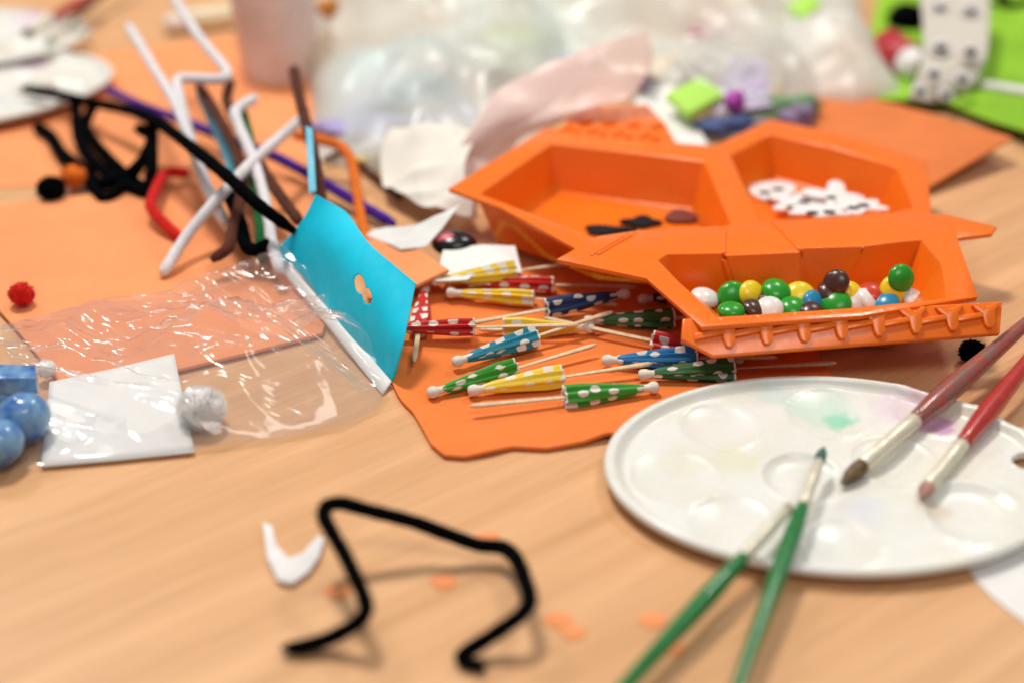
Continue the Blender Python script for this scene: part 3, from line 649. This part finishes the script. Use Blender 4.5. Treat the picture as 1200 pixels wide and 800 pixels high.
# ------------------------------------------------------------------ loose scraps on the table
def wpoly(pts, z): return [G(x, y, z) for x, y in pts]
o = scrap('foam_scrap', wpoly([(308, 614), (319, 618), (324, 640), (338, 656), (355, 650), (372, 630), (381, 632), (374, 655), (362, 672), (342, 686), (326, 682), (313, 655)], .15), .15, WF, 'crescent shaped white scrap on bare wood left of the black wire', 'foam scrap')
for x, y, r, lab in ((520, 682, .55, 'orange dot on the table inside the bend of the front pipe cleaner'), (396, 693, .55, 'orange dot beside the left leg of the front pipe cleaner'), (654, 727, .55, 'orange dot right of the front pipe cleaner, upper of two'),
                     (672, 741, .5, 'orange dot right of the front pipe cleaner, lower of two'), (765, 727, .55, 'orange dot left of the green brush handles'), (572, 630, .5, 'orange dot behind the top of the front pipe cleaner'), (790, 760, .45, 'orange dot under the left green brush handle')):
    c = G(x, y, .01); scrap('confetti_dot', [c+Vector((r*math.cos(k*.35)*(1+.12*math.sin(k)), r*.9*math.sin(k*.35), 0)) for k in range(18)], .04, FOAM, lab, 'confetti', 'orange confetti dots on the table')
# white papers behind the umbrellas
def crumple(rows, m, label, name='paper_scrap', cat='paper', amp=.3, s=.5, nu=40, nv=30, solid=.04, group=None):
    o = mesh(name, sheet_bm(rows, nu, nv, lambda u, v, p: amp*(1-2*crease(p, s))+amp), m, None, solid=solid)
    b = Vector(rows[0][0]); at_base(o, (b.x, b.y, 0)); return tag(o, label, cat, group)
crumple([path((510, 332, 1.35), (548, 331, 1.35), (562, 316, 1.5), (612, 322, 1.35)), path((520, 293, 1.3), (565, 289, 1.5), (604, 291, 1.5))], PAPER, 'white paper scrap lying over the rearmost yellow umbrella', amp=.06, s=.4)
crumple([path((428, 278, .6), (470, 296, 1.2), (500, 292, 1.6)), path((440, 272, .8), (485, 268, 2.0), (540, 244, 3.0))], PAPER, 'narrow pointed white paper scrap beside the ladybird', amp=.1)
crumple([path((450, 235, .3), (500, 262, .4), (560, 268, .5)), path((446, 200, 1.0), (490, 215, 1.4), (545, 218, 1.6)), path((452, 172, 1.6), (490, 160, 2.4), (560, 168, 2.6))], mat('tissue', (.80, .76, .68), .9, .1, var=.06, vs=.4), 'crumpled cream tissue between the purple wire and the left tray', name='tissue', cat='tissue', amp=.6, s=.35)
PINKF = film_mat('pink_film', (1, .94, .92), .68, (.97, .83, .78), .35, .04, .2, .4, 1)
crumple([path((505, 265, .3), (545, 240, .3), (590, 205, .3)), path((520, 222, 1.0), (560, 192, 1.6), (620, 165, 2)), path((555, 160, 3.3), (630, 142, 3.6), (715, 135, 3.8)), path((600, 108, 5), (690, 92, 5.5), (762, 95, 5)), path((685, 75, 6), (720, 62, 6.5), (757, 50, 7))], PINKF, 'pinkish crumpled tissue paper standing behind the left tray', name='tissue', cat='tissue', amp=.5, s=.25, nu=70, nv=60)
crumple([path((735, 190, .3), (800, 190, .3), (830, 172, .3)), path((745, 118, .8), (775, 112, 1), (800, 118, 1))], PAPER, 'white paper sticking out between the two rear trays', amp=.1)
# ladybird
lb = empty('ladybird', G(532, 284, 1.2), 'pink and black toy ladybird lying on the white paper', 'toy')
c = G(532, 285, 1.4); mesh('body', ball_bm(c, 1.35, 1, .85, .5, 28), mat('black_gloss', (.01, .01, .012), .2), lb)
c = G(526, 282, 1.65); mesh('wing', ball_bm(c, .8, 1.1, .75, .55, 24), mat('pink_gloss', (.62, .10, .14), .3), lb)
c = G(543, 283, 1.65); mesh('wing', ball_bm(c, .35, 1.1, .9, .8, 18), MATS['pink_gloss'], lb)
# blue strips of a torn card among the pipe cleaners
crumple([path((268, 200, 2), (272, 222, 1.6), (300, 250, 1.2)), path((228, 108, 4.4), (245, 120, 4.4), (262, 150, 4))], mat('pale_blue_card', (.12, .50, .68), .5), 'blue card strip standing among the white pipe cleaners', name='card_strip', cat='card', amp=.05)
crumple([path((362, 228, 4.6), (371, 226, 4.6)), path((358, 150, 6.5), (366, 152, 6.5))], MATS['pale_blue_card'], 'narrow pale blue strip rising behind the blue header card', name='card_strip', cat='card', amp=.05, nu=8)

# ------------------------------------------------------------------ background, out of focus
cupm = film_mat('cup_plastic', (.96, .90, .88), .75, (.82, .72, .68), .2, .03, .1, .5)
cp = G(328, 88, 0); cup = empty('plastic_cup', cp, 'cloudy pinkish plastic cup standing behind the pipe cleaners', 'cup')
mesh('cup_wall', lathe_bm(cp, cp+Vector((0, 0, 9)), [(0, 2.7), (.1, 2.95), (4, 3.2), (8.5, 3.5), (8.8, 3.65), (8.9, 3.5), (8.5, 3.4), (4, 3.1), (.3, 2.8)], 40), cupm, cup)
a = G(192, 30, .9); b = G(288, 16, .9)
gs = empty('glue_stick', a, 'cream coloured tube lying on the wood behind the orange foam', 'tube')
mesh('tube_body', lathe_bm(a+(b-a)*.28, b, [(0, .95), (.08, 1.05), (5.2, 1.05), (5.3, .9)], 24), mat('cream_plastic', (.80, .70, .48), .4, var=.05), gs)
mesh('cap', lathe_bm(a, b, [(0, .45), (.1, .7), (1.6, .85), (2.1, .88)], 24), mat('white_cap', (.82, .76, .66), .4), gs)

def bigbag(rows, zm, amp, m, label, sd, nu=110, nv=80, s=1):
    o = mesh('plastic_bag', sheet_bm(rows, nu, nv, lambda u, v, p: (max(0, math.sin(math.pi*u))**.5)*(max(0, math.sin(math.pi*v))**.5)*(zm*(1-1.3*crease(Vector((p.x, p.y, sd)), .07*s))+amp*(1-2*crease(Vector((p.x, p.y, sd)), .22*s))) + .1), m)
    b = Vector(rows[0][0]); at_base(o, (b.x, b.y, 0)); tag(o, label, 'plastic bag', 'plastic bags')
MILK = film_mat('milky_film', (.92, .98, .97), .88, (.88, .97, .95), .3, .04, .5, .5, 1)
MILK2 = film_mat('beige_film', (.97, .96, .93), .86, (.92, .96, .90), .32, .04, .5, .5, 1)
bigbag([path((372, 190, 0), (480, 212, 0), (620, 200, 0)), path((360, 60, 0), (520, 60, 0), (690, 60, 0)), path((360, -30, 0), (520, -60, 0), (700, -60, 0))], 5.5, 1.3, MILK, 'milky white plastic bag heaped behind the left tray', 1.7)
bigbag([path((650, 120, 0), (790, 120, 0), (900, 110, 0)), path((620, 30, 0), (800, 20, 0), (980, 20, 0)), path((640, -70, 0), (800, -80, 0), (1000, -90, 0))], 5.5, 1.5, MILK2, 'beige cloudy plastic bag heaped behind the two rear trays', 5.2)
bigbag([path((920, 115, 0), (1000, 128, 0), (1062, 120, 0)), path((900, 60, 0), (970, 60, 0), (1022, 70, 0)), path((880, -20, 0), (940, -40, 0), (1000, -30, 0))], 4.5, .8, film_mat('white_film', (.97, .98, .96), .92, (.95, .97, .92), .35, .03, .3, .4, 1), 'smooth whitish plastic bag left of the green foam', 9.4)
bigbag([path((820, 165, 0), (880, 170, 0), (945, 150, 0)), path((748, 128, 0), (860, 110, 0), (965, 105, 0)), path((735, 70, 0), (850, 60, 0), (960, 60, 0))], 3.6, 1.3, film_mat('thin_cloudy_film', (.95, .97, .97), .38, (.92, .94, .92), .3, .05, .5, .5, 1), 'thin cloudy plastic bag lying over the lilac tissue behind the far tray', 3.3)
# coloured things inside and around the bags
def lump(x, y, z, r, sx, sy, sz, col, label, name, cat, rough=.6, group='coloured craft bits by the plastic bags'):
    o = mesh(name, ball_bm((0, 0, 0), r, sx, sy, sz, 24, nz=.5), mat('m_%d_%d' % (x, y), col, rough, var=.25, vs=.6)); o.location = G(x, y, z); tag(o, label, cat, group)
o = scrap('lime_card', [G(780, 118, 2.0), G(806, 141, 1.6), G(848, 118, 1.9), G(822, 97, 2.4)], .5, mat('lime_paper', (.42, .75, .10), .6), 'lime green square card in front of beige bag', 'card')
o = scrap('lime_card', [G(922, 10, 3.0), G(940, 24, 3.0), G(962, 8, 3.2), G(950, -8, 3.4)], .3, MATS['lime_paper'], 'small lime green card at the top edge of the photo', 'card')
crumple([path((835, 150, .3), (870, 152, .3), (905, 145, .3)), path((840, 122, 1.2), (872, 112, 1.6), (900, 112, 1.4)), path((852, 95, 1.6), (875, 88, 2), (895, 92, 1.8))], mat('lilac_tissue', (.64, .54, .74), .7, var=.3, vs=.3), 'crumpled lilac tissue right of the lime square', name='tissue', cat='tissue', amp=.7, s=.3)
lump(795, 88, 1.8, 2.0, 1.3, 1, .8, (.78, .70, .55), 'cream dough lump behind the lime square', 'dough_lump', 'dough')
lump(852, 148, .8, 1.4, 1.6, .7, .5, (.06, .10, .28), 'dark blue bit between lilac tissue and trays', 'foam_bit', 'foam bit')
lump(862, 118, 2.2, .9, .8, 1.0, .8, (.50, .06, .50), 'bright magenta bit on the lilac tissue', 'foam_bit', 'foam bit')
lump(915, 128, 1.0, 2.2, 1.5, .6, .45, (.16, .32, .14), 'mossy green bit behind the far tray rim', 'foam_bit', 'foam bit')
lump(935, 138, .8, 1.4, 1.0, .8, .7, (.28, .20, .34), 'dusky purple bit at the corner of the orange foam', 'foam_bit', 'foam bit')
lump(760, 95, 1.5, 1.2, .7, 1.6, .7, (.20, .14, .18), 'dark plum bit left of the cream dough', 'foam_bit', 'foam bit')
lump(675, 80, 1.0, 1.5, 1.4, 1, .7, (.35, .52, .72), 'pale blue bundle inside the milky bag', 'foam_bit', 'foam bit')
lump(480, 150, .9, 2.4, 2.6, .8, .4, (.45, .38, .70), 'lavender bundle inside the front of the milky bag', 'foam_bit', 'foam bit')
lump(465, 105, 1.2, 2.2, 2.0, 1.2, .5, (.45, .70, .62), 'mint green bundle inside the milky bag', 'foam_bit', 'foam bit')
lump(600, 60, 1.6, 2.4, 1.2, 1.4, .6, (.70, .68, .25), 'dull yellow bundle inside the milky bag', 'foam_bit', 'foam bit')
lump(440, 188, .5, .8, 1.8, .7, .6, (.80, .55, .12), 'mustard yellow bit at the near edge of the milky bag', 'foam_bit', 'foam bit')
lump(835, 38, 2.0, 1.4, 1.5, .8, .6, (.60, .18, .25), 'dusky pink bundle inside the beige bag', 'foam_bit', 'foam bit')
lump(385, 8, 4.0, .9, 1.0, .8, .8, (.75, .30, .05), 'orange bit between the cup and the milky bag', 'foam_bit', 'foam bit')
# marker on the green foam
a = G(1080, 84, 1.8); b = G(1012, 34, 2.2); mk = empty('marker_pen', a, 'dark red marker pen with white cap, left of the googly eyes', 'marker')
mesh('cap', lathe_bm(a, b, [(0, .6), (.12, .95), (1.0, 1.2), (2.0, 1.3)], 24), mat('pen_white', (.8, .78, .76), .35), mk)
mesh('barrel', lathe_bm(a+(b-a).normalized()*1.95, b, [(0, 1.33), (.1, 1.42), (3.6, 1.42), (4.0, 1.1)], 24), mat('pen_red', (.45, .02, .03), .35), mk)
a = G(1148, 100, 1.4); b = G(1260, 118, 1.6); o = mesh('white_straw', lathe_bm(a, b, [(0, .35), (.1, .42), (10, .42), (10.2, .3)], 18), MATS['pen_white']); at_base(o, a); tag(o, 'white stick lying on the green foam at right edge', 'stick')
pompom(1062, 22, 1.7, BLACKF, 'large black pompom behind the marker pen', .4, .8, dens=500)
cl('black', [(1165, -20, 2.5), (1180, 5, 2), (1196, 20, 1.2), (1205, 45, .9)], 'black pipe cleaner on green foam in top right corner', group='pipe cleaners on the table')
cl('black', [(1150, 5, 1.8), (1185, 8, 2), (1215, 2, 1.5)], 'short black pipe cleaner crossing the corner one on green foam', group='pipe cleaners on the table')
# strip of googly eye stickers
ES = [path((1064, 116, .9), (1095, 120, .9), (1132, 112, 1.0)), path((1074, 92, 2.2), (1110, 94, 2.2), (1146, 92, 2.2)), path((1082, 55, 3.6), (1118, 55, 3.6), (1158, 55, 3.6)), path((1078, -15, 5), (1118, -15, 5), (1160, -15, 5))]
st = empty('eye_sticker_strip', G(1098, 118, .9), 'curling white strip of googly eye stickers hanging over green foam', 'sticker strip')
mesh('backing_strip', sheet_bm(ES, 24, 40), mat('strip_paper', (.62, .57, .49), .5, var=.05), st, solid=.06)
st['_w'] = list(st.location)
for x, y, z, r in ((1101, 8, 4.8, .85), (1137, 12, 4.8, .85), (1102, 55, 3.9, .85), (1137, 60, 3.9, .85), (1094, 86, 2.9, .75), (1127, 92, 2.8, .75), (1078, 106, 1.9, .7), (1108, 110, 1.8, .7)):
    c = G(x, y, z); up = (Vector((0, 0, CAM_H))-c).normalized()
    rot = Vector((0, -.55, .83)).to_track_quat('Z', 'Y').to_matrix()
    e = mesh('googly_eye', ball_bm(c, r*.92, 1, 1, .07, 20, None, rot), mat('eye_white', (.62, .60, .56), .25, coat=.2), st)
    e['_w'] = list(st.location)
    mesh('pupil', ball_bm(c+rot @ Vector((0, -.15, .05)), r*.5, 1, 1, .12, 16, None, rot), MATS['black_gloss'], e)
for o in bpy.data.objects:
    if '_w' in o: del o['_w']
